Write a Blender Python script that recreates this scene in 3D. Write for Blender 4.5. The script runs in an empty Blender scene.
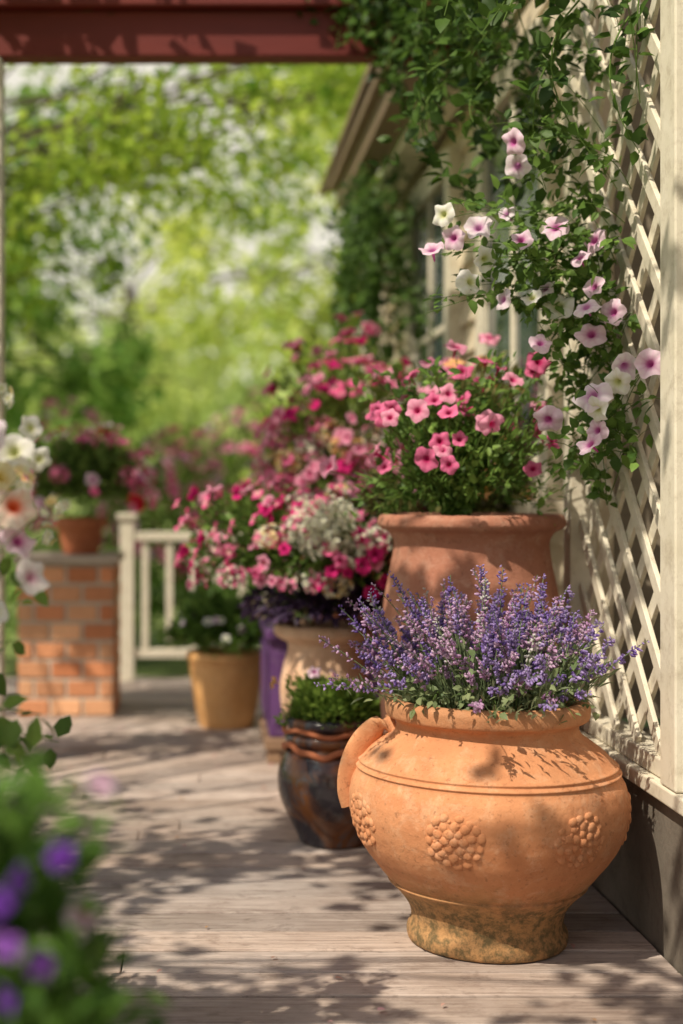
import bpy, math, random
import numpy as np
from mathutils import Vector
rng=np.random.default_rng(11)
sc=bpy.context.scene
sc.view_settings.view_transform='Standard'
sc.view_settings.look='None'
sc.view_settings.exposure=0
SUN=np.array([-.46,-.40,.76]); SUN/=np.linalg.norm(SUN)

# ---------------------------------------------------------------- mesh builder
class MB:
    def __init__(s): s.V=[];s.C=[];s.F=[];s.n=0
    def add(s,V,F,C,mat=0):
        V=np.asarray(V,float).reshape(-1,3); C=np.asarray(C,float)
        if C.ndim==1: C=np.tile(C,(len(V),1))
        for f in F:
            f=np.asarray(f,int)
            if len(f): s.F.append((f+s.n,mat))
        s.V.append(V); s.C.append(C); s.n+=len(V)
    def inst(s,tpl,pos,R,scale,cA,cB=None,mat=0):
        TV,F3,F4,w=tpl
        pos=np.asarray(pos,float); N=len(pos)
        if N==0: return
        scale=np.asarray(scale,float)
        if scale.ndim==0: scale=np.full(N,float(scale))
        if scale.ndim==1: scale=scale[:,None]*np.ones(3)
        L=TV[None,:,:]*scale[:,None,:]
        W=np.einsum('nij,nkj->nki',R,L)+pos[:,None,:]
        cA=np.asarray(cA,float); 
        if cA.ndim==1: cA=np.tile(cA,(N,1))
        if cB is None: cB=cA
        cB=np.asarray(cB,float)
        if cB.ndim==1: cB=np.tile(cB,(N,1))
        C=cA[:,None,:]*(1-w)[None,:,None]+cB[:,None,:]*w[None,:,None]
        k=len(TV); off=(np.arange(N)*k)[:,None,None]
        FF=[]
        if len(F3): FF.append((np.asarray(F3)[None]+off).reshape(-1,3))
        if len(F4): FF.append((np.asarray(F4)[None]+off).reshape(-1,4))
        s.add(W.reshape(-1,3),FF,C.reshape(-1,3),mat)
    def build(s,name,mats,smooth=True,bevel=0,parent=None):
        me=bpy.data.meshes.new(name)
        V=np.concatenate(s.V); C=np.concatenate(s.C)
        loops=np.concatenate([f.ravel() for f,m in s.F])
        tot=np.concatenate([np.full(len(f),f.shape[1]) for f,m in s.F])
        mi=np.concatenate([np.full(len(f),m) for f,m in s.F])
        st=np.concatenate([[0],np.cumsum(tot)[:-1]])
        me.vertices.add(len(V)); me.loops.add(len(loops)); me.polygons.add(len(tot))
        me.vertices.foreach_set('co',V.ravel())
        me.loops.foreach_set('vertex_index',loops.astype(np.int32))
        me.polygons.foreach_set('loop_start',st.astype(np.int32))
        me.polygons.foreach_set('material_index',mi.astype(np.int32))
        me.polygons.foreach_set('use_smooth',np.full(len(tot),smooth))
        me.update(calc_edges=True)
        a=me.color_attributes.new('Col','FLOAT_COLOR','POINT')
        a.data.foreach_set('color',np.concatenate([C,np.ones((len(C),1))],1).ravel())
        for m in mats: me.materials.append(m)
        me.validate()
        o=bpy.data.objects.new(name,me); sc.collection.objects.link(o)
        if bevel:
            b=o.modifiers.new('b','BEVEL'); b.width=bevel; b.segments=2; b.limit_method='ANGLE'
        if parent: o.parent=parent
        return o

def nrm(v): return v/np.maximum(np.linalg.norm(v,axis=-1,keepdims=True),1e-9)
def frames_y(d,up):
    y=nrm(d); x=nrm(np.cross(y,up)); z=np.cross(x,y)
    return np.stack([x,y,z],-1)
def frames_z(n):
    z=nrm(n); r=rng.normal(size=z.shape); x=nrm(np.cross(r,z)); y=np.cross(z,x)
    return np.stack([x,y,z],-1)
def runit(n): return nrm(rng.normal(size=(n,3)))
def lerp(a,b,t): 
    a=np.asarray(a,float);b=np.asarray(b,float); return a+(b-a)*np.asarray(t)[:,None]

# templates
LEAF2=(np.array([[0,0,0],[-.28,.5,.07],[.28,.5,.07],[0,1,0]],float),[[0,3,1],[0,2,3]],[],np.zeros(4))
LEAF8=(np.array([[0,0,0],[0,.38,-.02],[0,.72,-.05],[0,1,-.16],[-.25,.3,.05],[-.2,.66,.02],[.25,.3,.05],[.2,.66,.02]],float),
       [[0,1,4],[2,3,5],[0,6,1],[2,7,3]],[[1,2,5,4],[1,6,7,2]],np.array([.6,.5,.3,.2,0,0,0,0],float))
def petunia(seg=30,seed=0):
    r=np.random.default_rng(seed); rings=[(.05,-.9,0),(.09,-.45,0),(.2,-.08,.1),(.36,.03,.6),(.6,.08,.95),(.82,.09,1),(1.0,.02,1)]
    V=[];w=[]
    ph=r.uniform(0,6,4); fold=r.uniform(-.12,.25)
    for i,(rr,z,ww) in enumerate(rings):
        for k in range(seg):
            a=2*math.pi*k/seg
            t=max(0,(rr-.3)/.7)
            R=rr*(1-.15*t*(1-math.cos(5*a))/2*1.3+.06*t*math.sin(2*a+ph[0])+.02*t*math.sin(13*a+ph[3]))
            zz=z+t*(.12*math.sin(5*a+ph[1])+.12*math.sin(3*a+ph[2])+.05*math.sin(9*a+ph[3]))-fold*t*t*(1+math.cos(a))
            V.append((R*math.cos(a),R*math.sin(a),zz)); w.append(ww*(1-.16*(k%3==0)*(ww>.5)*(rr<.9)))
    F4=[]
    for i in range(len(rings)-1):
        for k in range(seg):
            k2=(k+1)%seg; F4.append([i*seg+k,i*seg+k2,(i+1)*seg+k2,(i+1)*seg+k])
    return (np.array(V),[],F4,np.array(w))
PET=[petunia(30,i) for i in range(7)]; NP=7
def bloom5():
    V=[(0,0,-.1)];w=[0]
    for k in range(20):
        a=2*math.pi*k/20; R=.62+.38*abs(math.cos(2.5*a))
        V.append((R*math.cos(a),R*math.sin(a),.08)); w.append(1)
    return (np.array(V,float),[[0,1+k,1+(k+1)%20] for k in range(20)],[],np.array(w,float))
BLOOM=bloom5()
BUD=(np.array([[0,0,0],[.3,0,.45],[0,.3,.45],[-.3,0,.45],[0,-.3,.45],[.12,0,1],[0,.12,1],[-.12,0,1],[0,-.12,1]],float),
     [[0,2,1],[0,3,2],[0,4,3],[0,1,4]],[[1,2,6,5],[2,3,7,6],[3,4,8,7],[4,1,5,8]],np.array([0,.4,.4,.4,.4,1,1,1,1],float))

def tube(mb,pts,r0,r1,col,sides=5,mat=0,flat=1.0):
    P=np.asarray(pts,float); n=len(P)
    T=np.gradient(P,axis=0); T=nrm(T)
    ref=np.array([.31,.17,.93]) if abs(nrm(P[-1]-P[0])[2])<.8 else np.array([.95,.2,.1])
    X=nrm(np.cross(T,ref)); Y=np.cross(T,X)
    rr=np.linspace(r0,r1,n) if np.isscalar(r0) else np.asarray(r0)
    a=np.arange(sides)*2*math.pi/sides
    V=P[:,None,:]+rr[:,None,None]*(np.cos(a)[None,:,None]*X[:,None,:]+flat*np.sin(a)[None,:,None]*Y[:,None,:])
    F=[]
    for i in range(n-1):
        for k in range(sides):
            k2=(k+1)%sides; F.append([i*sides+k,i*sides+k2,(i+1)*sides+k2,(i+1)*sides+k])
    mb.add(V.reshape(-1,3),[F],col,mat)
def bez(a,b,c,n=8):
    t=np.linspace(0,1,n)[:,None]; a,b,c=map(lambda q:np.asarray(q,float),(a,b,c))
    return (1-t)**2*a+2*t*(1-t)*b+t*t*c
def box(mb,x0,x1,y0,y1,z0,z1,col=(1,1,1),mat=0):
    V=[(x,y,z) for z in (z0,z1) for y in (y0,y1) for x in (x0,x1)]
    F=[[0,2,3,1],[4,5,7,6],[0,1,5,4],[2,6,7,3],[0,4,6,2],[1,3,7,5]]
    mb.add(V,[F],col,mat)
def cmr(P,sub=5):
    P=np.asarray(P,float); Q=np.vstack([2*P[0]-P[1],P,2*P[-1]-P[-2]]); out=[]
    for i in range(1,len(Q)-2):
        for t in np.arange(sub)/sub:
            p0,p1,p2,p3=Q[i-1:i+3]
            m1=(p2-p0)*.5; m2=(p3-p1)*.5
            lo=np.linalg.norm(p2-p1); 
            m1=m1*min(1,lo/max(np.linalg.norm(m1),1e-6)); m2=m2*min(1,lo/max(np.linalg.norm(m2),1e-6))
            out.append((2*t**3-3*t**2+1)*p1+(t**3-2*t**2+t)*m1+(-2*t**3+3*t**2)*p2+(t**3-t**2)*m2)
    out.append(P[-1]); return np.array(out)
def wobf(a,z,wob,seed):
    ph=np.random.default_rng(seed).uniform(0,6,4)
    return 1+wob*(np.sin(2*a+ph[0])*np.cos(6*z+ph[1])+.6*np.sin(3*a+ph[2]))+wob*.25*np.sin(z*190+ph[3])
def lathe(mb,prof,c,seg=72,sub=5,wob=.006,mat=0,soil=None,seed=0,th=.018,soilmat=1):
    P=cmr(prof,sub); rtop=P[-1]
    inner=np.array([[rtop[0]-th*.4,rtop[1]+.003],[rtop[0]-th,rtop[1]-.004],[rtop[0]-th*1.4,rtop[1]-.05]])
    P=np.vstack([[[0.001,P[0][1]]],P,inner])
    a=np.arange(seg)*2*math.pi/seg
    w=wobf(a[None,:],P[:,1][:,None],wob,seed)
    R=P[:,0][:,None]*w
    V=np.stack([c[0]+R*np.cos(a),c[1]+R*np.sin(a),c[2]+P[:,1][:,None]+0*R],-1)
    n=len(P); F=[]
    for i in range(n-1):
        for k in range(seg):
            k2=(k+1)%seg; F.append([i*seg+k,i*seg+k2,(i+1)*seg+k2,(i+1)*seg+k])
    mb.add(V.reshape(-1,3),[F],(1,1,1),mat)
    rs=P[-1][0]; zs=P[-1][1]
    V=[(c[0],c[1],c[2]+zs+.012)]+[(c[0]+rs*1.02*math.cos(t),c[1]+rs*1.02*math.sin(t),c[2]+zs) for t in a]
    mb.add(V,[[[0,1+k,1+(k+1)%seg] for k in range(seg)]],(1,1,1),soilmat)
def uvs(): 
    V=[];F=[];n=8;m=6
    for i in range(m+1):
        th=math.pi*i/m
        for k in range(n): V.append((math.sin(th)*math.cos(2*math.pi*k/n),math.sin(th)*math.sin(2*math.pi*k/n),math.cos(th)))
    for i in range(m):
        for k in range(n): F.append([i*n+k,(i+1)*n+k,(i+1)*n+(k+1)%n,i*n+(k+1)%n])
    return (np.array(V),[],F,np.zeros(len(V)))
SPH=uvs()

# ---------------------------------------------------------------- materials
def newmat(name):
    m=bpy.data.materials.new(name); m.use_nodes=True; nt=m.node_tree; nt.nodes.clear()
    out=nt.nodes.new('ShaderNodeOutputMaterial'); b=nt.nodes.new('ShaderNodeBsdfPrincipled')
    nt.links.new(b.outputs[0],out.inputs[0]); return m,nt,b,out
def noise(nt,scale,detail=5,rough=.6,mapscale=None,dist=0):
    tc=nt.nodes.new('ShaderNodeTexCoord'); n=nt.nodes.new('ShaderNodeTexNoise')
    n.inputs['Scale'].default_value=scale; n.inputs['Detail'].default_value=min(detail,6); n.inputs['Roughness'].default_value=rough
    n.inputs['Distortion'].default_value=dist
    if mapscale:
        mp=nt.nodes.new('ShaderNodeMapping'); mp.inputs['Scale'].default_value=mapscale
        nt.links.new(tc.outputs['Object'],mp.inputs[0]); nt.links.new(mp.outputs[0],n.inputs['Vector'])
    else: nt.links.new(tc.outputs['Object'],n.inputs['Vector'])
    return n.outputs['Fac']
def ramp(nt,src,stops):
    r=nt.nodes.new('ShaderNodeValToRGB'); nt.links.new(src,r.inputs[0])
    e=r.color_ramp.elements
    while len(e)<len(stops): e.new(.5)
    for i,(p,c) in enumerate(stops):
        e[i].position=p; e[i].color=(c,c,c,1) if np.isscalar(c) else (*c,1)
    return r.outputs[0]
def mix(nt,fac,a,b,mode='MIX'):
    m=nt.nodes.new('ShaderNodeMix'); m.data_type='RGBA'; m.blend_type=mode
    for s,i in ((fac,0),(a,6),(b,7)):
        if hasattr(s,'is_linked') or hasattr(s,'links'): nt.links.new(s,m.inputs[i])
        elif np.isscalar(s): m.inputs[i].default_value=s
        else: m.inputs[i].default_value=(*s,1)
    return m.outputs[2]
def bump(nt,b,h,strength=.3,dist=.01):
    bp=nt.nodes.new('ShaderNodeBump'); bp.inputs['Strength'].default_value=strength; bp.inputs['Distance'].default_value=dist
    nt.links.new(h,bp.inputs['Height']); nt.links.new(bp.outputs[0],b.inputs['Normal'])
def terracotta(name,c1,c2,chalk=(.72,.55,.42),stain=(.22,.12,.05),zst=.0,rough=.85,chalkamt=.5):
    m,nt,b,o=newmat(name)
    col=mix(nt,ramp(nt,noise(nt,5,8,.65,dist=.3),[(.35,0),(.68,1)]),c1,c2)
    col=mix(nt,ramp(nt,noise(nt,17,8,.8,dist=.3),[(.50,0),(.70,chalkamt)]),col,chalk)
    col=mix(nt,ramp(nt,noise(nt,3.1,6,.7),[(.3,.5),(.56,0)]),col,tuple(x*.55 for x in c1))
    col=mix(nt,ramp(nt,noise(nt,90,3,.7),[(.57,0),(.72,.6)]),col,tuple(x*.45 for x in c1))
    if zst>0:
        tc=nt.nodes.new('ShaderNodeTexCoord'); sp=nt.nodes.new('ShaderNodeSeparateXYZ'); nt.links.new(tc.outputs['Object'],sp.inputs[0])
        def zmask(sc_,amp,stops):
            mm=nt.nodes.new('ShaderNodeMath'); mm.operation='MULTIPLY_ADD'; mm.inputs[1].default_value=amp; nt.links.new(noise(nt,sc_,6,.75),mm.inputs[0]); nt.links.new(sp.outputs[2],mm.inputs[2])
            return ramp(nt,mm.outputs[0],stops)
        col=mix(nt,zmask(7,.20,[(zst+.08,.6),(zst+.16,0)]),col,(.34,.22,.08))
        col=mix(nt,mix(nt,1.0,zmask(5,.12,[(zst+.04,1),(zst+.10,0)]),ramp(nt,noise(nt,38,6,.8),[(.42,0),(.58,.9)]),'MULTIPLY'),col,stain)
        col=mix(nt,zmask(16,.14,[(.50,0),(.60,.5)]),col,(.36,.20,.10))
    nt.links.new(col,b.inputs['Base Color']); b.inputs['Roughness'].default_value=rough
    bump(nt,b,noise(nt,60,8,.7),.5,.006); return m
def leafmat(name,trans=.35,rough=.5,gloss=True):
    m,nt,b,o=newmat(name)
    at=nt.nodes.new('ShaderNodeVertexColor'); at.layer_name='Col'
    if gloss:
        nt.links.new(at.outputs[0],b.inputs['Base Color']); b.inputs['Roughness'].default_value=rough
        b.inputs['Specular IOR Level'].default_value=.3; sh=b
    else:
        nt.nodes.remove(b); sh=nt.nodes.new('ShaderNodeBsdfDiffuse'); nt.links.new(at.outputs[0],sh.inputs[0])
    tr=nt.nodes.new('ShaderNodeBsdfTranslucent'); nt.links.new(at.outputs[0],tr.inputs[0])
    mx=nt.nodes.new('ShaderNodeMixShader'); mx.inputs[0].default_value=trans
    nt.links.new(sh.outputs[0],mx.inputs[1]); nt.links.new(tr.outputs[0],mx.inputs[2]); nt.links.new(mx.outputs[0],o.inputs[0])
    return m
def plain(name,c1,c2,scale=6,rough=.7,mapscale=None,bs=.15,vc=False,dirt=None):
    m,nt,b,o=newmat(name)
    f=ramp(nt,noise(nt,scale,7,.65,mapscale,dist=.3),[(.3,0),(.72,1)])
    col=mix(nt,f,c1,c2)
    if dirt: col=mix(nt,ramp(nt,noise(nt,scale*2.7,8,.75),[(.5,0),(.75,.7)]),col,dirt)
    if vc:
        at=nt.nodes.new('ShaderNodeVertexColor'); at.layer_name='Col'; col=mix(nt,1.0,col,at.outputs[0],'MULTIPLY')
    nt.links.new(col,b.inputs['Base Color']); b.inputs['Roughness'].default_value=rough
    bump(nt,b,noise(nt,scale*6,6,.7,mapscale),bs,.005); return m

M_leaf=leafmat('leaf',.42); M_petal=leafmat('petal',.4,.6,False); M_far=leafmat('tree_leaf',.5,.5,False)
M_stem=leafmat('stem',.05,.6,False)
M_bark=plain('bark',(.05,.035,.025),(.11,.08,.055),12,.9,(1,1,.2),.6)
M_soil=plain('soil',(.03,.02,.013),(.07,.045,.03),40,.95,None,.8)
M_tc=terracotta('terracotta_orange',(.56,.215,.09),(.69,.32,.15),zst=.12,stain=(.10,.075,.03),chalk=(.82,.58,.39),chalkamt=.42)
M_tc2=terracotta('terracotta_rose',(.36,.14,.085),(.46,.205,.13),chalk=(.6,.40,.30),chalkamt=.45)
M_tc3=terracotta('terracotta_cream',(.62,.36,.22),(.74,.50,.34),chalk=(.8,.68,.55))
M_tc4=terracotta('ochre_glaze',(.68,.34,.11),(.78,.45,.19),chalk=(.8,.55,.3),rough=.55,chalkamt=.3)
M_tcr=terracotta('terracotta_red',(.42,.12,.05),(.5,.18,.08),chalk=(.55,.3,.2),chalkamt=.3)
M_cream=plain('cream_paint',(.66,.60,.47),(.76,.70,.58),9,.55,None,.25,dirt=(.36,.29,.20))
M_siding=plain('siding_paint',(.60,.50,.35),(.70,.60,.45),5,.6,(1,.4,4),.2)
M_dark=plain('shaded_alcove_siding',(.20,.165,.12),(.28,.23,.17),5,.7,(1,.4,4),.2)  # siding darkened: the shade behind the lattice is put into the colour
M_base=plain('base_stucco',(.14,.12,.095),(.22,.185,.15),8,.85,None,.5,dirt=(.09,.065,.05))
M_red=plain('red_paint',(.12,.008,.005),(.17,.014,.008),6,.6,(.3,2,2),.2)
M_brown=plain('gutter_paint',(.20,.13,.09),(.27,.18,.13),6,.5)
M_purple=plain('purple_paint',(.085,.025,.13),(.13,.05,.18),7,.6,None,.3,dirt=(.18,.12,.18))
M_woodraw=plain('raw_wood',(.22,.13,.08),(.32,.2,.12),8,.7,(1,1,6))
M_mortar=plain('mortar',(.50,.44,.36),(.62,.55,.46),30,.9,None,.5)
M_brick=plain('brick',(.85,.85,.85),(1,1,1),25,.85,None,.5,vc=True,dirt=(.75,.6,.5))
M_stone=plain('stone_cap',(.42,.34,.27),(.5,.42,.34),14,.8,None,.4)
m,nt,b,o=newmat('deck_wood'); M_floor=m
at=nt.nodes.new('ShaderNodeVertexColor'); at.layer_name='Col'
g=noise(nt,3,6,.7,(1.2,34,34),dist=.6)
c=mix(nt,ramp(nt,g,[(.32,0),(.68,1)]),(.23,.165,.135),(.58,.47,.405))
c=mix(nt,ramp(nt,noise(nt,2.2,6,.65),[(.42,0),(.7,.6)]),c,(.70,.60,.54))
c=mix(nt,ramp(nt,noise(nt,9,6,.8,(1,2.2,1),dist=.8),[(.52,0),(.64,.55)]),c,(.18,.125,.10))
c=mix(nt,ramp(nt,noise(nt,28,6,.8,(.6,3,1)),[(.58,0),(.66,.7)]),c,(.09,.065,.055))
c=mix(nt,1.0,c,at.outputs[0],'MULTIPLY')
nt.links.new(c,b.inputs['Base Color'])
r=ramp(nt,noise(nt,6,4),[(.3,.45),(.7,.75)]); nt.links.new(r,b.inputs['Roughness']); bump(nt,b,g,.6,.004)
m,nt,b,o=newmat('dark_glaze'); M_glaze=m
c=mix(nt,ramp(nt,noise(nt,5,6,.6,(1,1,.6),dist=1.5),[(.42,0),(.6,1)]),(.035,.03,.038),(.20,.075,.025))
c=mix(nt,ramp(nt,noise(nt,9,6,.7,(1,1,.5),dist=2),[(.55,0),(.66,.9)]),c,(.09,.11,.13))
nt.links.new(c,b.inputs['Base Color']); b.inputs['Roughness'].default_value=.16; bump(nt,b,noise(nt,14,5),.25,.006)
m,nt,b,o=newmat('grass'); M_grass=m
c=mix(nt,ramp(nt,noise(nt,.5,6,.7),[(.35,0),(.65,1)]),(.18,.26,.06),(.38,.46,.13))
c=mix(nt,ramp(nt,noise(nt,25,6,.8),[(.4,0),(.7,.5)]),c,(.07,.12,.03)); nt.links.new(c,b.inputs['Base Color']); b.inputs['Roughness'].default_value=.9
bump(nt,b,noise(nt,40,6,.8),.8,.05)
m,nt,b,o=newmat('window_glass'); M_glass=m
b.inputs['Base Color'].default_value=(.06,.08,.085,1); b.inputs['Roughness'].default_value=.06
bump(nt,b,noise(nt,2,2),.05,.01)

# ---------------------------------------------------------------- setting
me=MB(); me.add([(-400,-400,-.3),(400,-400,-.3),(400,400,-.3),(-400,400,-.3)],[[[0,1,2,3]]],(1,1,1)); me.build('ground',[M_grass],False)
mb=MB(); y=.6; i=0
while y<7.45:
    w=.135
    joints=[-2.1,rng.uniform(-1.2,.3),.975] if i%3 else [-2.1,.975]
    for a,b2 in zip(joints[:-1],joints[1:]):
        t=rng.uniform(.66,1.18); tw=rng.uniform(-.03,.03); dz=rng.uniform(-.0018,.0018)
        box(mb,a+.0015,b2-.0015,y,y+w-.008,-.03+dz,0+dz,(t+tw,t,t-tw))
    y+=w; i+=1
box(mb,-2.08,.97,.62,7.42,-.28,-.032,(.3,.3,.3))
mb.build('porch_floor',[M_floor],False,.003)
house=bpy.data.objects.new('house',None); sc.collection.objects.link(house)
mb=MB(); box(mb,.98,1.12,.6,3.84,-.28,.33); box(mb,1.0,1.12,3.842,9.2,-.28,.36); mb.build('base_wall',[M_base],False,.004,house)
mb=MB(); box(mb,.955,1.13,.6,3.838,.332,.366); mb.build('ledge',[M_cream],False,.004,house)
def lap(mb,x,ya,yb,z,hz,xb):
    V=[(x,ya,z),(x,yb,z),(x+.02,yb,z+hz),(x+.02,ya,z+hz),(xb,ya,z),(xb,yb,z),(xb,yb,z+hz),(xb,ya,z+hz)]
    mb.add(V,[[[0,3,2,1],[4,5,6,7],[0,4,7,3],[1,2,6,5],[3,7,6,2],[0,1,5,4]]],(1,1,1))
mb=MB(); m2=MB(); z=.362
while z<2.75:
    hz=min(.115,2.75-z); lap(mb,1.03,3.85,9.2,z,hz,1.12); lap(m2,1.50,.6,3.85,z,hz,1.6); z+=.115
mb.build('siding',[M_siding],False,0,house)
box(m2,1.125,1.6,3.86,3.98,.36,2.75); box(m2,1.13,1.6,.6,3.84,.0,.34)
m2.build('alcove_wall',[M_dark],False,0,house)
mb=MB()
WIN=((4.15,5.0,1.05,2.25),(5.75,6.7,1.05,2.25))
for (ya,yb,za,zb) in WIN:
    box(mb,.985,1.045,ya-.10,ya,za-.1,zb+.1); box(mb,.985,1.045,yb,yb+.10,za-.1,zb+.1)
    box(mb,.98,1.045,ya+.002,yb-.002,zb,zb+.11); box(mb,.95,1.045,ya-.13,yb+.13,za-.14,za-.102)
    box(mb,.995,1.045,ya+.002,yb-.002,za-.10,za+.03)
    box(mb,1.0,1.035,(ya+yb)/2-.02,(ya+yb)/2+.02,za+.032,zb-.002); box(mb,1.002,1.033,ya+.002,(ya+yb)/2-.022,(za+zb)/2-.015,(za+zb)/2+.015); box(mb,1.002,1.033,(ya+yb)/2+.022,yb-.002,(za+zb)/2-.015,(za+zb)/2+.015)
box(mb,.90,1.02,7.85,7.99,-.02,2.45); box(mb,.88,1.025,7.83,8.01,2.28,2.34)
box(mb,.995,1.06,3.80,3.90,.37,2.7)
box(mb,.86,.99,5.16,7.7,2.44,2.49)
mb.build('window_trim',[M_cream],False,.004,house)
mb=MB()
for (ya,yb,za,zb) in WIN: box(mb,1.012,1.028,ya+.001,yb-.001,za,zb)
mb.build('window_glass',[M_glass],False,0,house)
mb=MB(); box(mb,.74,.855,5.16,7.72,2.50,2.60); box(mb,.70,.78,5.15,7.75,2.602,2.66)
V=[(.68,5.15,2.665),(.68,8.2,2.665),(1.8,8.2,3.15),(1.8,5.15,3.15)]; V+= [(a,b2,c2+.04) for a,b2,c2 in V]
mb.add(V,[[[0,1,2,3],[7,6,5,4],[0,4,5,1],[1,5,6,2],[2,6,7,3],[3,7,4,0]]],(1,1,1))
mb.build('eave',[M_brown],False,.004,house)
perg=bpy.data.objects.new('pergola',None); sc.collection.objects.link(perg)
mb=MB()
box(mb,-2.3,.98,5.0,5.10,2.505,2.665); box(mb,-2.35,1.0,4.95,5.14,2.668,2.75)
mb.build('beam',[M_red],False,.006,perg)
mb=MB(); box(mb,-.80,-.700,5.0,5.1,0,2.502); box(mb,-2.25,-2.14,5.0,5.1,-.3,2.502); mb.build('post',[M_cream],False,.006,perg)
lat=bpy.data.objects.new('lattice_trellis',None); sc.collection.objects.link(lat)
mb=MB(); box(mb,.958,1.04,2.87,2.965,.368,2.85); box(mb,.962,1.03,3.70,3.765,.368,2.85); box(mb,.975,1.03,2.967,3.698,.368,.41); mb.build('frame',[M_cream],False,.004,lat)
mb=MB(); Y0,Y1,Z0,Z1=2.967,3.698,.412,2.8
for s,xo in ((1,.990),(-1,1.003)):
    for k in np.arange(-20,40):
        c0=k*.165+(0 if s>0 else .07); za=c0; zb=c0+s*(Y1-Y0)
        def cl(yv,zv):
            if zv<Z0: return (Y0+(Z0-c0)/s,Z0)
            if zv>Z1: return (Y0+(Z1-c0)/s,Z1)
            return (yv,zv)
        if max(za,zb)<Z0+.01 or min(za,zb)>Z1-.01: continue
        a1=cl(Y0,za); b1=cl(Y1,zb)
        d=np.array([b1[0]-a1[0],b1[1]-a1[1]]); L=np.linalg.norm(d)
        if L<.02: continue
        d/=L; nn=np.array([-d[1],d[0]])*.017
        V=[]
        for xx in (xo-.0055,xo+.0055):
            for p,sg in ((a1,1),(b1,1),(b1,-1),(a1,-1)):
                V.append((xx,p[0]+sg*nn[0],p[1]+sg*nn[1]))
        mb.add(V,[[[0,1,2,3],[7,6,5,4],[0,4,5,1],[1,5,6,2],[2,6,7,3],[3,7,4,0]]],(1,1,1))
mb.build('slats',[M_cream],False,.0015,lat)
mb=MB(); box(mb,-.36,1.0,7.27,7.34,.72,.765); box(mb,-.36,1.0,7.28,7.33,.12,.165)
for x in np.arange(-.30,.98,.125): 
    box(mb,x,x+.035,7.285,7.325,.167,.718)
box(mb,-.41,-.34,7.26,7.35,0,.83); box(mb,-.425,-.325,7.245,7.365,.832,.86)
mb.build('porch_railing',[M_cream],False,.003)
pier=bpy.data.objects.new('brick_pier',None); sc.collection.objects.link(pier)
px0,px1,py0,py1=-.79,-.37,6.15,6.57
mb=MB(); box(mb,px0+.006,px1-.006,py0+.006,py1-.006,0,.655); mb.build('mortar',[M_mortar],False,0,pier)
mb=MB(); bh=.066
for r_ in range(8):
    z=r_*.082+.006; off=0 if r_%2 else 1
    for side in range(4):
        segs=[0,.14,.28,.42] if off else [0,.07,.21,.35,.42]
        for a,b2 in zip(segs[:-1],segs[1:]):
            t=rng.uniform(); cc=np.array([.64,.22,.09])*(1-t)+np.array([.84,.47,.26])*t; cc*=rng.uniform(.78,1.15)
            j=rng.uniform(0,.004); a+=.007; b2=b2-.007
            if side==0: box(mb,px0+a,px0+b2,py0-j,py0+.02,z,z+bh,cc)
            if side==1: box(mb,px0+a,px0+b2,py1-.02,py1+j,z,z+bh,cc)
            if side==2: box(mb,px0-j-.0015,px0+.02,py0+.0215+a*.88,py0+.0215+b2*.88,z,z+bh,cc)
            if side==3: box(mb,px1-.02,px1+j+.0015,py0+.0215+a*.88,py0+.0215+b2*.88,z,z+bh,cc)
mb.build('bricks',[M_brick],False,.004,pier)
mb=MB(); box(mb,px0-.02,px1+.02,py0-.02,py1+.02,.66,.695); mb.build('cap',[M_stone],False,.006,pier)
st=bpy.data.objects.new('plant_stand',None); sc.collection.objects.link(st)
mb=MB(); box(mb,.25,.80,5.12,5.62,.09,.44); box(mb,.235,.815,5.10,5.64,.442,.475)
for xx in (.27,.54): box(mb,xx,xx+.23,5.108,5.119,.14,.40)
for yy in (5.15,5.39): box(mb,.238,.249,yy,yy+.2,.14,.40)
mb.build('cabinet',[M_purple],False,.005,st)
mb=MB(); box(mb,.232,.82,5.08,5.65,.05,.088)
for xx in (.24,.76):
    for yy in (5.09,5.59): box(mb,xx,xx+.05,yy,yy+.05,0,.048)
mb.build('feet',[M_woodraw],False,.004,st)

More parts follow.
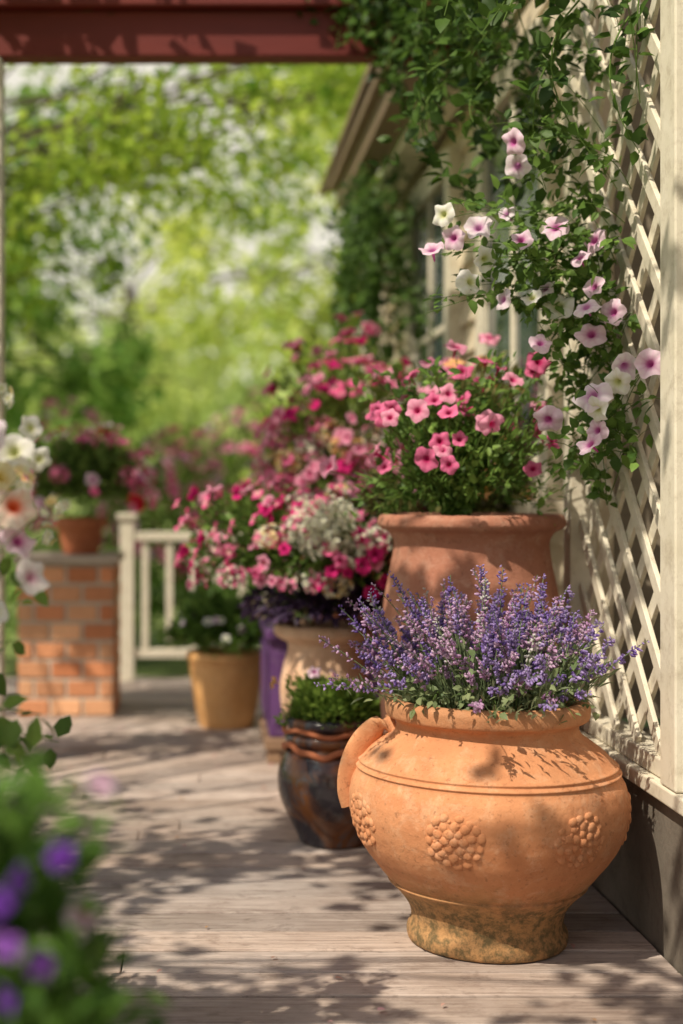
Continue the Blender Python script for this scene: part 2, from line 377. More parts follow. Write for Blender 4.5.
# ---------------------------------------------------------------- pots
PC=(.625,3.10,0)
mb=MB()
prof=[(.158,0),(.170,.006),(.172,.028),(.164,.045),(.163,.06),(.172,.085),(.196,.115),(.214,.132),(.212,.137),(.218,.142),(.245,.175),(.274,.215),(.293,.262),(.299,.305),(.294,.345),(.281,.374),(.284,.379),(.276,.386),(.278,.392),(.270,.398),(.250,.418),(.225,.437),(.203,.452),(.196,.464),(.196,.476),(.204,.484),(.216,.490),(.220,.503),(.219,.518),(.213,.527)]
lathe(mb,prof,PC,128,4,.007,0,seed=3,th=.024)
PP=cmr(prof,4)
def radz(z,a): return np.interp(z,PP[:,1],PP[:,0])*wobf(a,z,.007,3)
for k in range(7):
    a0=math.radians(-90-24+51.43*k)
    pos=[];sc_=[];R=[]
    def put(u,v,s,t=.45,el=1.0,ang=0):
        a=a0+u/.295; z=.278+v; r=radz(z,a)
        nrmv=np.array([math.cos(a),math.sin(a),0.0]); tx=np.array([-math.sin(a),math.cos(a),0]); tz=np.array([0,0,1.])
        x=tx*math.cos(ang)+tz*math.sin(ang); y=np.cross(nrmv,x)
        pos.append(np.array([PC[0],PC[1],0])+nrmv*(r-.001)+tz*z); R.append(np.stack([x,y,nrmv],-1)); sc_.append((s*el,s,s*t))
    # round medallion: layered petals around a boss, with an outer wreath of scrolls
    put(0,0,.0105,.75)
    for ring,(nr,q,s_,el) in enumerate(((6,.019,.0098,1.2),(10,.036,.0100,1.25),(15,.053,.0092,1.3))):
        for j in range(nr):
            t=j*2*math.pi/nr+k*.7+ring*.3+rng.normal()*.05; qq=q*rng.uniform(.93,1.07)
            put(qq*1.05*math.cos(t),qq*.92*math.sin(t),s_*rng.uniform(.8,1.1),.5,el,t+(math.pi/2 if ring==2 else 0)+rng.uniform(-.5,.5))
    for j in range(26):
        t=rng.uniform(0,6.28); q=rng.uniform(.012,.058); put(q*math.cos(t),q*.9*math.sin(t),.0045,.8)
    mb.inst(SPH,pos,np.array(R),np.array(sc_),(1,1,1))
a=math.radians(-176); P=cmr([(.195,.462),(.228,.460),(.258,.436),(.279,.402),(.291,.36),(.292,.32),(.283,.29)],4)
tube(mb,[(PC[0]+r*math.cos(a),PC[1]+r*math.sin(a)+.06,z) for r,z in P],.010,.013,(1,1,1),12,0,2.6)
mb.build('terracotta_pot',[M_tc,M_soil])
mb=MB(); JC=(.70,3.68,0)
lathe(mb,[(.16,0),(.18,.01),(.19,.05),(.215,.25),(.235,.45),(.235,.6),(.222,.70),(.206,.78),(.198,.83),(.200,.855),(.212,.872),(.228,.880),(.238,.890),(.238,.905),(.232,.915)],JC,80,4,.004,0,seed=5,th=.024)
mb.build('terracotta_jar',[M_tc2,M_soil])
mb=MB(); DC=(.372,3.96,0)
lathe(mb,[(.085,0),(.095,.006),(.10,.02),(.125,.07),(.148,.12),(.157,.165),(.153,.21),(.140,.245),(.128,.262),(.126,.275),(.134,.283),(.140,.295),(.136,.305),(.127,.31),(.127,.32),(.138,.33),(.142,.345),(.136,.352)],DC,72,4,.01,0,seed=8,th=.018)
a=np.linspace(0,2*math.pi,73)
tube(mb,[(DC[0]+.137*math.cos(t),DC[1]+.137*math.sin(t),.268+.010*math.sin(4*t)+.004*math.sin(11*t)) for t in a],.009,.009,(1,1,1),8,2)
tube(mb,[(DC[0]+.138*math.cos(t),DC[1]+.138*math.sin(t),.318+.006*math.sin(5*t+1)) for t in a],.007,.007,(1,1,1),8,2)
mb.build('glazed_pot',[M_glaze,M_soil,M_tcr])
mb=MB(); UC=(.40,4.58,0)
lathe(mb,[(.12,0),(.13,.01),(.13,.04),(.10,.06),(.08,.10),(.085,.14),(.115,.2),(.138,.28),(.142,.36),(.128,.43),(.117,.47),(.12,.49),(.145,.505),(.162,.52),(.163,.54),(.156,.548)],UC,64,4,.004,0,seed=9)
mb.build('cream_urn',[M_tc3,M_soil])
mb=MB(); lathe(mb,[(.098,0),(.11,.005),(.128,.08),(.147,.2),(.155,.26),(.152,.27),(.163,.278),(.165,.30),(.160,.312)],(.108,5.9,0),56,4,.003,0,seed=10); mb.build('ochre_pot',[M_tc4,M_soil])
mb=MB(); lathe(mb,[(.075,.0),(.08,.005),(.10,.11),(.104,.115),(.116,.118),(.118,.155),(.113,.16)],(-.535,6.36,.695),48,3,.003,0,seed=12); mb.build('red_clay_pot',[M_tcr,M_soil])
mb=MB(); lathe(mb,[(.13,0),(.14,.01),(.17,.2),(.172,.205),(.19,.21),(.192,.27),(.185,.28)],(.56,5.38,.477),56,3,.003,0,seed=13); mb.build('flower_pot',[M_tcr,M_soil])
mb=MB(); lathe(mb,[(.13,0),(.14,.01),(.18,.3),(.182,.305),(.2,.31),(.202,.38),(.195,.39)],(-.36,1.42,0),56,3,.003,0,seed=14); mb.build('flower_pot',[M_tcr,M_soil])
mb=MB(); lathe(mb,[(.13,0),(.14,.01),(.17,.42),(.172,.425),(.19,.43),(.192,.5),(.185,.51)],(-.60,2.25,0),56,3,.003,0,seed=15); mb.build('flower_pot',[M_tc3,M_soil])
mb=MB(); lathe(mb,[(.13,0),(.14,.01),(.17,.3),(.185,.7),(.19,.74),(.2,.76),(.192,.78)],(.78,4.45,0),56,3,.003,0,seed=16); mb.build('tall_planter',[M_tcr,M_soil])

# ---------------------------------------------------------------- plants
GD=(.045,.11,.022); GM=(.10,.20,.035); GL=(.22,.34,.06)
STEM=(.12,.19,.05)
def lump(u,seed,amp=.22):
    r=np.random.default_rng(seed); s=np.zeros(len(u))
    for _ in range(4):
        k=r.normal(size=3)*3.2; s+=np.sin(u@k+r.uniform(0,6))
    return 1+amp*s/2
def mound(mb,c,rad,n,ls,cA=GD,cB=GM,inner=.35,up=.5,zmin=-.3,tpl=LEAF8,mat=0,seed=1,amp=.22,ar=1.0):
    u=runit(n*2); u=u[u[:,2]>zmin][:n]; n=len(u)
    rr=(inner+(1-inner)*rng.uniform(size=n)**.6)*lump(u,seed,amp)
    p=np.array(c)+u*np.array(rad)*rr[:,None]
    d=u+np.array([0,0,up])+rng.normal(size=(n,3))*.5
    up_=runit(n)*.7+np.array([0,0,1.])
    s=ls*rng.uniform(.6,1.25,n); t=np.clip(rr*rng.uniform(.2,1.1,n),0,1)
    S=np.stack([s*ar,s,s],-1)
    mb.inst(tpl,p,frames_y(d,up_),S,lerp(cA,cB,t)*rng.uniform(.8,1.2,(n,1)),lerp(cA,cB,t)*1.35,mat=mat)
def mflowers(mb,c,rad,n,size,pal,kind='pet',mat=1,zmin=-.15,seed=1,amp=.22,out=1.03,ydir=.0,front=False,jit=.28):
    u=runit(n*4); u=u[u[:,2]>zmin]
    if front: u=u[(u[:,1]<.35)]
    u=u[:n]; n=len(u)
    rr=out*lump(u,seed,amp)*rng.uniform(.88,1.06,n)
    p=np.array(c)+u*np.array(rad)*rr[:,None]
    nn=u+rng.normal(size=(n,3))*jit+np.array([-.1,ydir,.15])
    R=frames_z(nn); idx=rng.integers(0,len(pal),n)
    cB=np.array([pal[i][0] for i in idx])*rng.uniform(.85,1.12,(n,1)); cA=np.array([pal[i][1] for i in idx])
    s=size*rng.uniform(.7,1.15,n)
    if kind=='pet':
        for k in range(NP):
            q=np.arange(n)%NP==k; mb.inst(PET[k],p[q],R[q],s[q],cA[q],cB[q],mat)
    else: mb.inst(BLOOM,p,R,s,cA,cB,mat)
    return p,u
def fstems(mb,c,p,u,r=.0013,mat=2,every=2):
    for a in p[::every]:
        a=a-np.array([0,0,.01]); b0=np.array(c)+(a-np.array(c))*np.array([.15,.15,0.]) 
        tube(mb,bez(b0,(np.array(c)*.4+a*.6)+rng.normal(size=3)*.01,a,6),r*1.3,r,STEM,4,mat)
def vine(mb,pts,ls,step,cA=GD,cB=GM,r=.002,mat=0,stem=2,spread=.5):
    P=np.asarray(pts,float); tube(mb,P,r,r*.5,STEM,4,stem)
    seg=np.linalg.norm(np.diff(P,axis=0),axis=1); L=np.concatenate([[0],np.cumsum(seg)])
    n=max(2,int(L[-1]/step)); t=np.sort(rng.uniform(0,L[-1],n))
    q=np.stack([np.interp(t,L,P[:,i]) for i in range(3)],-1)
    d=runit(n)+np.array([-.35,-.2,-.1]); up=runit(n)*.6+np.array([-.3,-.3,.8]); k=rng.uniform(size=n)
    q=q+d*.012
    s=ls*rng.uniform(.55,1.2,n)
    mb.inst(LEAF8,q,frames_y(d,up),np.stack([s*1.25,s,s],-1),lerp(cA,cB,k),lerp(cA,cB,k)*1.3,mat)
PM=[M_leaf,M_petal,M_stem]
PINK=((.88,.22,.42),(.42,.01,.10)); PINK2=((.92,.42,.58),(.6,.03,.18)); MAG=((.76,.04,.24),(.35,.01,.1)); HOT=((.86,.12,.34),(.9,.7,.6))
WHT=((.90,.88,.85),(.6,.62,.25)); PALE=((.90,.70,.82),(.52,.08,.34)); PALE2=((.90,.80,.87),(.6,.2,.5)); PEACH=((.90,.50,.26),(.8,.5,.1)); CREAM=((.88,.78,.52),(.7,.5,.1)); RED=((.70,.03,.06),(.3,.01,.02)); PURP=((.24,.08,.52),(.08,.01,.2)); VIO=((.42,.16,.62),(.1,.02,.3))

# lavender
mb=MB(); c=np.array([PC[0],PC[1],.50])
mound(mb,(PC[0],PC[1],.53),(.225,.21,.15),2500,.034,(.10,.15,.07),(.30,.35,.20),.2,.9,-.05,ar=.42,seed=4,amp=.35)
bp=[];bd=[];bs=[];bc=[]
for i in range(280):
    a=rng.uniform(0,2*math.pi); q=math.sqrt(rng.uniform()); lean=q*rng.uniform(.5,1.05)
    base=c+np.array([math.cos(a)*.16*q,math.sin(a)*.16*q,0])
    H=rng.uniform(.13,.34)*(1-.32*q)
    if i%14==0: H=rng.uniform(.05,.12); lean=1.15
    rad=np.array([math.cos(a),math.sin(a),0])
    tip=base+rad*(.02+(.13 if math.cos(a)>0 else .165)*lean)*(.6+.55*rng.uniform())+np.array([rng.normal()*.035-.01,rng.normal()*.03,H])
    mid=base*.5+tip*.5+rad*.01+np.array([rng.normal()*.02,rng.normal()*.02,.035])
    P=bez(base,mid,tip,10); tube(mb,P,.0013,.0009,(.18,.24,.12),4,2)
    spike=rng.uniform(.28,.62); m=int(20+24*rng.uniform())
    tt=1-spike*rng.uniform(size=m)**1.1
    Q=(1-tt)[:,None]**2*base+2*(tt*(1-tt))[:,None]*mid+(tt**2)[:,None]*tip
    Q+=rng.normal(size=Q.shape)*.0025
    ax=nrm(tip-mid); d=runit(m); d=nrm(d-ax*(d@ax)[:,None])+ax*.6
    hue=rng.uniform()
    cc=lerp((.26,.16,.52),(.66,.52,.86),np.clip(rng.normal(.25+.5*hue,.25,m),0,1))
    ty=rng.uniform()
    if ty<.34: cc=lerp((.58,.32,.58),(.84,.64,.82),rng.uniform(size=m))
    elif ty<.40: cc=lerp((.75,.72,.70),(.9,.88,.86),rng.uniform(size=m))
    bp.append(Q);bd.append(d);bc.append(cc);bs.append(rng.uniform(.0075,.013,m)*(1.15-.5*np.clip((tt-.8)/.2,0,1)))
bp=np.concatenate(bp);bd=np.concatenate(bd);bc=np.concatenate(bc);bs=np.concatenate(bs)
mb.inst(BUD,bp,frames_z(bd),bs,bc*.6,bc*1.1,1)
for k in range(60):
    a=rng.uniform(0,6.28); b0=np.array([PC[0]+.17*math.cos(a),PC[1]+.17*math.sin(a),.52]); e=b0+np.array([math.cos(a)*rng.uniform(.03,.09),math.sin(a)*.06,rng.uniform(-.01,.16)])
    vine(mb,bez(b0,b0*.5+e*.5+np.array([0,0,.05]),e,6),.022,.008,(.10,.16,.06),(.30,.36,.18),.001)
mb.build('lavender_plant',PM)

# jar petunias
mb=MB(); c=(.655,3.66,1.03)
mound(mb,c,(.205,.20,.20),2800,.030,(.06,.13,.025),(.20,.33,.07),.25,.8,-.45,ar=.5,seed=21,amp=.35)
p,u=mflowers(mb,c,(.24,.22,.27),56,.031,[PINK,PINK2,PINK2,PINK],zmin=.0,seed=21,amp=.35,out=1.12,ydir=-.35,front=True,jit=.4); fstems(mb,(.665,3.66,.95),p,u,every=1)
for q in range(85):
    a=rng.uniform(0,6.28); b0=np.array([.665,3.66,.93]); e=b0+np.array([math.cos(a)*.26*rng.uniform(.3,1.1),math.sin(a)*.2,rng.uniform(-.02,.38)])
    vine(mb,bez(b0,b0*.5+e*.5+np.array([0,0,.11]),e,7),.032,.011,(.07,.15,.03),(.24,.37,.08),.0013)
mb.build('petunia_plant',PM)

mb=MB(); mound(mb,(DC[0],DC[1],.36),(.15,.14,.10),2400,.024,(.06,.13,.02),(.26,.38,.07),.2,.7,-.25,seed=31,amp=.3)
mflowers(mb,(DC[0]-.08,DC[1],.42),(.10,.08,.07),4,.02,[PALE,PEACH],seed=3)
mb.build('trailing_herb_plant',PM)

# urn flowers
mb=MB(); c=(.35,4.56,.785)
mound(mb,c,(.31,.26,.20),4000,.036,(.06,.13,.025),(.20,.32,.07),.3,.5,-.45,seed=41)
p,u=mflowers(mb,c,(.34,.29,.23),220,.027,[HOT,MAG,PINK,PINK2,HOT,MAG],zmin=-.5,seed=41,out=1.02); fstems(mb,(.4,4.58,.58),p,u,every=2)
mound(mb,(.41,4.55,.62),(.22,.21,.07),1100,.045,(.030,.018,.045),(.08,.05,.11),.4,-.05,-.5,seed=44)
for cx,cy,cz in ((.36,4.28,.82),(.42,4.26,.86),(.30,4.30,.88),(.46,4.28,.80),(.37,4.26,.90),(.50,4.31,.85),(.33,4.27,.84),(.43,4.28,.92)):
    mflowers(mb,(cx+rng.normal()*.01,cy,cz+rng.normal()*.01),(.055,.05,.045)*np.array(rng.uniform(.8,1.15)),120,.0088,[WHT],kind='b',zmin=-.8,seed=int(cx*100),amp=.3)
for k in range(16):
    uu=runit(1)[0]; uu[1]=-abs(uu[1]); cc=np.array(c)+uu*np.array([.31,.27,.2]); mflowers(mb,cc,(.045,.04,.04),60,.010,[PINK2,WHT] if k%3 else [WHT,CREAM],kind='b',zmin=-.8,seed=5,amp=.1)
mb.build('verbena_plant',PM)

# tall mixed flowers on stand
mb=MB(); c=(.56,5.38,1.06)
mound(mb,c,(.30,.27,.38),3800,.042,(.07,.13,.025),(.26,.35,.08),.3,.6,-.8,seed=51,amp=.3)
p,u=mflowers(mb,c,(.32,.30,.42),150,.035,[MAG,PINK2,PINK,PINK2,HOT,PINK2],zmin=-.1,seed=51,amp=.3); fstems(mb,(.57,5.38,.80),p,u,every=3)
for k in range(60):
    uu=runit(1)[0]; uu[2]=uu[2]*.7; uu[1]=-abs(uu[1]); cc=np.array([.56,5.34,1.03])+uu*np.array([.33,.31,.28]); mflowers(mb,cc,(.055,.055,.05),55,.014,[[PEACH,CREAM,CREAM],[PINK2,WHT],[WHT,CREAM],[PINK2,PINK]][k%4],kind='b',zmin=-.8,seed=5,amp=.1)
mb.build('geranium_plant',PM)
mb=MB(); mound(mb,(.78,4.45,.98),(.24,.24,.34),2600,.05,(.06,.09,.025),(.26,.25,.09),.3,.6,-.6,seed=55,amp=.3)
mflowers(mb,(.78,4.45,1.02),(.26,.26,.36),44,.034,[PEACH,WHT,PINK2],seed=55); mb.build('mixed_flower_plant',PM)
mb=MB(); mound(mb,(.10,5.9,.36),(.21,.18,.18),1800,.05,(.045,.10,.022),(.16,.27,.05),.2,.8,-.2,seed=61,amp=.3)
mflowers(mb,(.10,5.9,.38),(.20,.18,.19),20,.022,[WHT,PALE2],seed=61); mb.build('leafy_plant',PM)
mb=MB(); c=(-.53,6.34,.97); mound(mb,c,(.22,.2,.20),2200,.05,(.05,.11,.022),(.20,.30,.07),.25,.6,-.2,seed=71,amp=.35)
mflowers(mb,c,(.29,.25,.27),66,.034,[PINK2,RED,PINK,WHT,PALE,PINK],seed=71,amp=.35,zmin=-.2)
for k in range(12):
    uu=runit(1)[0]; uu[2]=abs(uu[2]); cc=np.array(c)+uu*np.array([.3,.25,.26]); mflowers(mb,cc,(.045,.045,.04),45,.013,[PINK2,PINK],kind='b',zmin=-.8,seed=5,amp=.1)
mb.build('geranium_plant',PM)
# foreground bush
mb=MB(); c=(-.29,1.42,.50); mound(mb,c,(.225,.22,.20),2400,.042,(.035,.09,.016),(.14,.27,.045),.25,.6,-.8,seed=81,amp=.4)
mflowers(mb,c,(.23,.23,.2),14,.020,[PURP,VIO,PURP,PALE],seed=81,amp=.4,zmin=-.4,ydir=-.4)
for k in range(64):
    a=rng.uniform(-1.9,1.2); b0=np.array([-.30,1.42,.5]); e=b0+np.array([math.cos(a)*rng.uniform(.10,.26),math.sin(a)*.22,rng.uniform(-.15,.25)])
    vine(mb,bez(b0,b0*.5+e*.5+np.array([0,0,.1]),e,7),.040,.017,(.05,.12,.022),(.20,.36,.06),.0018)
for i,(p,col) in enumerate((((-.168,1.17,.64),PURP),((-.160,1.17,.605),VIO),((-.150,1.18,.655),PURP),((-.162,1.2,.55),PURP),((-.135,1.2,.58),VIO),((-.09,1.28,.715),PALE),((-.12,1.22,.665),PURP))):
    p=np.array(p); mb.inst(PET[i%NP],p[None],frames_z(np.array([[.1+rng.normal()*.4,-.7,.4+rng.normal()*.3]])),np.array([.014]),np.array(col[1]),np.array(col[0])*.8,1)
    tube(mb,bez((-.25,1.4,.5),(-.2,1.3,p[2]-.02),p+np.array([0,.012,-.004]),7),.0016,.0012,STEM,4,2)
mb.build('petunia_plant',PM)
mb=MB(); base=np.array([-.58,2.25,.5])
FL=[((-.288,2.2,.955),.042,((.92,.78,.66),(.75,.10,.02))),((-.295,2.25,1.04),.034,WHT),((-.33,2.2,1.07),.034,PALE2),((-.262,2.2,.845),.030,((.9,.82,.80),(.6,.3,.4))),((-.285,2.22,.90),.030,PALE),((-.32,2.2,.79),.024,WHT),((-.30,2.3,.985),.030,PEACH),((-.26,2.3,1.03),.022,WHT),((-.36,2.2,.9),.034,PALE2),((-.42,2.2,1.0),.036,PALE),((-.5,2.2,1.05),.036,WHT),((-.275,2.3,1.08),.022,WHT),((-.31,2.22,1.0),.028,CREAM)]
for i,(p,s,col) in enumerate(FL):
    n=np.array([[.25+rng.normal()*.35,-.9,.25+rng.normal()*.35]]); p=np.array(p)
    mb.inst(PET[i%NP],p[None],frames_z(n),np.array([s]),np.array(col[1]),np.array(col[0]),1)
    vine(mb,bez(base,(base[0]*.45+p[0]*.55-.03,2.25,p[2]*.6+.1),p-np.array([0,-.02,.01]),10),.035,.03,(.07,.14,.025),(.26,.4,.08),.0016)
for k in range(12):
    q=np.array([-.33+rng.normal()*.06,2.25+rng.normal()*.06,.98+rng.normal()*.08]); mflowers(mb,q,(.02,.02,.02),12,.009,[WHT,CREAM],kind='b',zmin=-.9,seed=5,amp=.2)
    tube(mb,bez(base,(-.45,2.25,.8),q,8),.0014,.001,STEM,4,2)
for k in range(40):
    e=base+np.array([rng.uniform(.1,.34),rng.normal()*.1,rng.uniform(-.2,.5)]); vine(mb,bez(base,base*.5+e*.5+np.array([-.03,0,.1]),e,8),.05,.020,(.07,.14,.025),(.26,.4,.08),.0016)
mound(mb,(-.56,2.25,.62),(.2,.2,.2),1100,.045,GD,GL,.2,.6,-.4,seed=83)
mb.build('petunia_plant',PM)

# petunia climber on trellis
mb=MB()
LF=[(.704,3.2,1.763),(.725,3.25,1.72),(.547,3.2,1.6),(.522,3.2,1.52),(.57,3.2,1.547),(.626,3.2,1.57),(.608,3.2,1.448),(.722,3.2,1.543),(.80,3.2,1.57),(.682,3.2,1.408),(.747,3.2,1.412),(.855,3.2,1.502),(.887,3.2,1.437),(.855,3.15,1.385),(.82,3.25,1.40),(.93,3.2,1.38),(.765,3.2,1.31),(.925,3.1,1.25),(.91,3.1,1.215),(.955,3.02,1.248),(.783,3.2,1.138),(.855,3.1,1.185),(.86,3.08,1.155),(.866,3.1,1.11),(.85,3.1,1.08),(.79,3.25,1.44),(.64,3.2,1.50),(.90,3.25,1.55),(.88,3.2,1.33),(.71,3.3,1.62)]
for i,p in enumerate(LF):
    p=np.array(p); b0=np.array([.955,3.35+rng.uniform(-.15,.2),p[2]-rng.uniform(.0,.2)])
    n=np.array([[-.45+rng.normal()*.5,-.75,.25+rng.normal()*.45]]); col=[PALE,PALE2,WHT,PALE][i%4]
    mb.inst(PET[i%NP],p[None],frames_z(n),np.array([rng.uniform(.026,.038) if i!=21 else .044]),np.array(col[1]),np.array(col[0]),1)
    vine(mb,bez(b0,b0*.5+p*.5+np.array([0,.0,.07]),p+np.array([.01,.03,-.005]),9),.034,.016,(.06,.13,.025),(.20,.32,.07),.0014)
    if rng.uniform()<.6:
        for _ in range(2):
            e=p+rng.normal(size=3)*np.array([.07,.07,.08]); e[0]=min(e[0],.98); vine(mb,bez(b0,b0*.5+e*.5+np.array([0,.0,.07]),e,8),.034,.018,(.05,.11,.02),(.18,.30,.06),.0013)
for k in range(38):
    b0=np.array([.965,rng.uniform(3.1,3.7),rng.uniform(1.05,2.3)]); e=b0+np.array([-rng.uniform(.02,.22),rng.uniform(-.15,.15),rng.uniform(-.12,.22)])
    vine(mb,bez(b0,b0*.5+e*.5+np.array([0,0,.05]),e,7),.036,.016,(.045,.10,.018),(.16,.27,.05),.0014)
mb.build('climbing_petunia',PM)

# dark green climbing vine
mb=MB(); VD=(.022,.052,.011); VL=(.10,.185,.03)
for k in range(135):
    q=rng.uniform()
    if q<.50:
        y=rng.uniform(3.0,4.1); x=rng.uniform(.62,1.0); ztop=rng.uniform(1.98,2.8); Ln=rng.uniform(.12,.38)
    elif q<.72:
        y=rng.uniform(4.1,5.1); x=rng.uniform(.66,.99); ztop=rng.uniform(2.42,2.85); Ln=rng.uniform(.10,.32)
    else:
        y=rng.uniform(6.2,7.5); x=rng.uniform(.74,.95); ztop=rng.uniform(2.25,2.5); Ln=rng.uniform(.35,1.0)
    e=np.array([x+rng.normal()*.07,y+rng.normal()*.12,ztop-Ln])
    vine(mb,bez((x,y,ztop),(x-.08+rng.normal()*.05,y,ztop-Ln*.4),e,10),.050,.012,VD,VL,.0025)
for k in range(45):
    x=rng.uniform(.50,.98); y=rng.uniform(4.8,5.1); a=np.array([x,y,rng.uniform(2.55,2.85)]); e=a+np.array([rng.normal()*.15,-.05,-rng.uniform(.05,.3)])
    vine(mb,bez(a,a*.5+e*.5+np.array([0,-.08,.05]),e,8),.05,.012,VD,VL,.0025)
mb.build('climbing_vine',PM)

# ---------------------------------------------------------------- trees
TM=[M_bark,M_far]
def tree(name,base,top,r0,clumps,nper,ls,cA,cB,tw=5,limb=1.0):
    mb=MB(); base=np.array(base,float); top=np.array(top,float)
    mid=(base+top)/2+np.array([rng.normal()*.12,rng.normal()*.12,0])*max(1,r0*8)
    P=bez(base,mid,top,12); tube(mb,P,r0,r0*.45,(1,1,1),10,0)
    for (c,r) in clumps:
        c=np.array(c,float); r=np.array(r,float)*np.ones(3)
        s=P[rng.integers(6,12)]; tube(mb,bez(s,s*.4+c*.6+np.array([0,0,.25*np.linalg.norm(c-s)*.4]),c,9),r0*.22*limb,r0*.05,(1,1,1),6,0)
        for _ in range(tw):
            e=c+runit(1)[0]*r*.95; tube(mb,bez(c,(c+e)/2+runit(1)[0]*r*.15,e,5),r0*.05,r0*.02,(1,1,1),4,0)
        n=int(nper*rng.uniform(.7,1.2)); u=runit(n); q=u*r*(rng.uniform(size=(n,1))**.45)*lump(u,rng.integers(1e6),.35)[:,None]
        t=np.clip(rng.normal(rng.uniform(.2,.8),.22,n),0,1)
        s=ls*rng.uniform(.6,1.3,n)
        cc=lerp(cA,cB,t)
        mb.inst(LEAF2,c+q,frames_y(runit(n)+np.array([0,0,-.4]),runit(n)+np.array([0,0,1.2])),np.stack([s*1.25,s,s],-1),cc,cc,1)
    return mb.build(name,TM,True)
# shade tree left of the porch, mostly unseen : clumps and gaps placed to shape the dapples
cl=[]
for gx in np.arange(-1.7,1.6,.46):
    for gy in np.arange(2.1,7.6,.50):
        if rng.uniform()<.14: continue
        z=rng.uniform(2.8,3.4); k=z/SUN[2]; ax=gx+rng.uniform(-.2,.2); ay=gy+rng.uniform(-.22,.22)
        x=ax+SUN[0]*k; y=ay+SUN[1]*k
        k2=(z-.38)/SUN[2]; hx=x-SUN[0]*k2; hy=y-SUN[1]*k2
        k3=(z-1.1)/SUN[2]; jx=x-SUN[0]*k3; jy=y-SUN[1]*k3
        r=rng.uniform(.22,.36)
        if abs(hx-.66)<.34 and abs(hy-3.0)<.38: continue
        if abs(jx-.64)<.26 and abs(jy-3.55)<.28: continue
        if ((ax+.05)/.60)**2+((ay-4.85)/.50)**2<1: continue
        if ((ax-.12)/.42)**2+((ay-3.20)/.22)**2<1: continue
        if abs(ax+.55)<.3 and abs(ay-6.1)<.35: continue
        cl.append(((x,y,z),(r,r,r*.7)))
tree('shade_tree',(-4.0,1.6,-.3),(-3.3,2.2,2.9),.14,cl,190,.085,(.07,.15,.03),(.20,.31,.06),5,.38)
# overhanging tree beyond the porch
cl=[]
for k in range(62):
    x=rng.uniform(-3.0,1.5); y=rng.uniform(7.6,11.5); lo=2.35+.45*max(0,(x+.2)) if x>-.2 else 2.1+rng.uniform(0,.3)
    cl.append(((x,y,rng.uniform(lo+.2,4.6)),(rng.uniform(.35,.7),rng.uniform(.35,.6),rng.uniform(.2,.38))))
tree('maple_tree',(-3.2,9.6,-.3),(-2.7,9.6,3.3),.13,cl,235,.085,(.13,.27,.035),(.52,.64,.10),6,.5)
specs=[((-2.9,17),6.0,2.2,(.13,.27,.06),(.38,.55,.12)),((2.2,22),8,3.0,(.38,.52,.10),(.78,.82,.22)),((-7.5,25),9,3.6,(.24,.38,.12),(.5,.62,.2)),((6.5,27),9,3.6,(.30,.44,.10),(.62,.70,.2)),((-1.8,31),9,4.2,(.42,.55,.15),(.76,.82,.28)),((11,38),11,4.5,(.25,.4,.12),(.5,.6,.2)),((-13,38),11,4.5,(.25,.4,.12),(.5,.6,.2))]  # most leaf colours lightened to stand in for a backlit glow
for (bx,by),H,Rr,cA,cB in specs:
    cl=[]
    for k in range(27):
        u=runit(1)[0]; q=rng.uniform()**.4
        cl.append(((bx+u[0]*Rr*q,by+u[1]*Rr*q*.7,H*.52+u[2]*H*.42*q),Rr*rng.uniform(.17,.31)))
    tree('maple_tree',(bx,by,-.3),(bx+.3,by,H*.6),.16+H*.01,cl,165,.20,cA,cB,3,.7)
mb=MB()
for k in range(90):
    x=rng.uniform(-45,45); y=rng.uniform(48,70); H=rng.uniform(4,10); n=260; u=runit(n)
    r=np.array([rng.uniform(2.5,4.5),2.5,H*.5]); q=np.array([x,y,H*.5])+u*r*(rng.uniform(size=(n,1))**.4)*lump(u,k,.3)[:,None]
    cc=lerp((.34,.48,.17),(.70,.78,.34),np.clip(rng.normal(rng.uniform(.2,.8),.2,n),0,1)); s=rng.uniform(.6,1.2,n)  # pale leaf colours stand in for distance haze
    mb.inst(LEAF2,q,frames_y(runit(n),runit(n)+np.array([0,0,1])),np.stack([s*1.3,s,s],-1),cc,cc,0)
mb.build('distant_trees',[M_far],True)
mb=MB(); SM=[M_far,M_petal,M_stem]
for k in range(34):
    x=rng.uniform(-6,6); y=rng.uniform(9.5,14.5); r=rng.uniform(.4,.72)
    mound(mb,(x,y,.05),(r,r*.9,r*rng.uniform(.9,1.3)),360,.12,(.08,.18,.04),(.32,.46,.11),.4,.5,-.3,tpl=LEAF2,seed=100+k)
mb.build('garden_shrubs',SM)
mb=MB()
for x,y,z,r in ((-.25,10.6,.75,.45),(.35,11.2,.8,.5),(-1.2,11.5,.9,.5)):
    mound(mb,(x,y,z),(r,r,r*1.35),1000,.09,(.12,.22,.05),(.36,.45,.14),.3,.5,-.9,tpl=LEAF2,seed=int(50+x*10))
    mflowers(mb,(x,y,z),(r,r,r*1.35),170,.055,[PINK2,PALE,PINK,PINK2],kind='b',zmin=-.6,seed=int(50+x*10))
mb.build('flowering_shrub',SM)
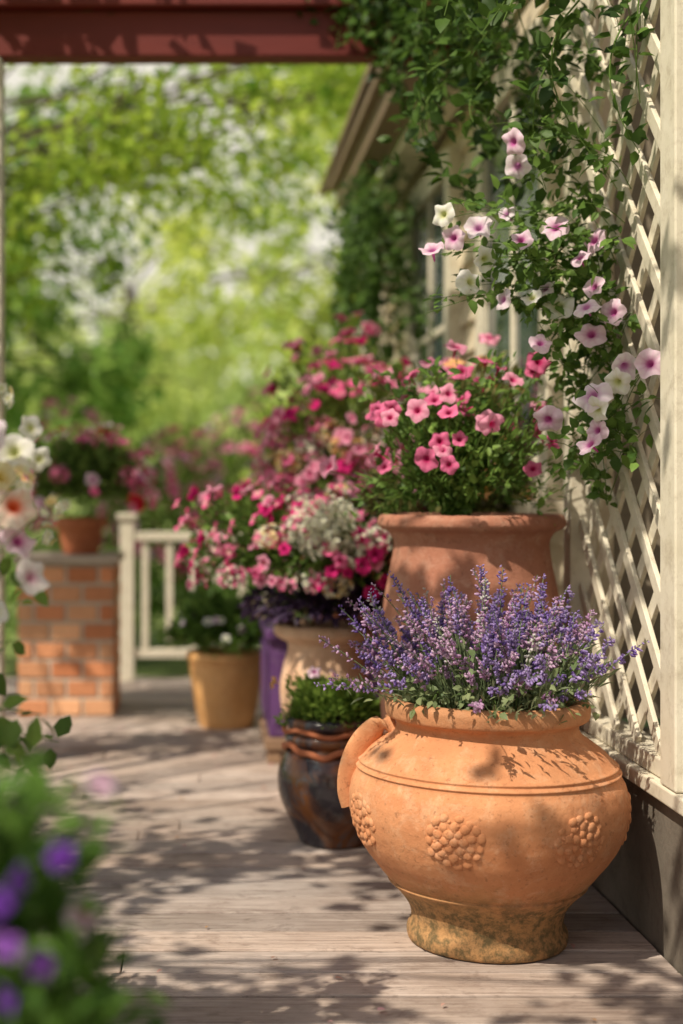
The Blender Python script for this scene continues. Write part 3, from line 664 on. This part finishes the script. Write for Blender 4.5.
mb=MB(); n=90; p=np.stack([rng.uniform(-.9,.95,n),rng.uniform(2.2,7,n),np.full(n,.006)],-1)
cc=lerp((.5,.3,.15),(.75,.45,.5),rng.uniform(size=n)); mb.inst(LEAF8,p,frames_y(runit(n)*np.array([1,1,.1]),np.tile([0,0,1.],(n,1))+rng.normal(size=(n,3))*.15),rng.uniform(.012,.03,n),cc,cc,1); mb.build('fallen_petals',PM)

# ---------------------------------------------------------------- light, camera
w=bpy.data.worlds.new('World'); sc.world=w; w.use_nodes=True; nt=w.node_tree
bg=nt.nodes.get('Background') or nt.nodes.new('ShaderNodeBackground')
sky=nt.nodes.new('ShaderNodeTexSky'); sky.sky_type='NISHITA'; sky.sun_disc=False
sky.sun_elevation=math.asin(SUN[2]); sky.sun_rotation=math.atan2(SUN[0],SUN[1]); sky.dust_density=3.0; sky.air_density=1.0
# summer haze whitening the lowest part of the sky
tc=nt.nodes.new('ShaderNodeTexCoord'); sp=nt.nodes.new('ShaderNodeSeparateXYZ'); nt.links.new(tc.outputs['Generated'],sp.inputs[0])
hz=ramp(nt,sp.outputs[2],[(.0,.92),(.30,.88),(.42,0)])
c=mix(nt,hz,sky.outputs[0],(10.5,9.8,8.2))
nt.links.new(c,bg.inputs[0]); bg.inputs[1].default_value=.095
L=bpy.data.lights.new('sun','SUN'); L.energy=5; L.angle=math.radians(.5); L.color=(1,.90,.73)
lo=bpy.data.objects.new('sun',L); sc.collection.objects.link(lo); lo.rotation_euler=Vector(SUN).to_track_quat('Z','Y').to_euler()
cd=bpy.data.cameras.new('camera'); cam=bpy.data.objects.new('camera',cd); sc.collection.objects.link(cam); sc.camera=cam
cam.location=(0,0,.98); cam.rotation_euler=(math.radians(90),0,0)
cd.sensor_fit='VERTICAL'; cd.sensor_height=36; cd.sensor_width=24; cd.lens=50; cd.clip_end=1500; cd.clip_start=.05
cd.shift_x=.138; cd.shift_y=-.0215
cd.dof.use_dof=True; cd.dof.focus_distance=2.98; cd.dof.aperture_fstop=1.5
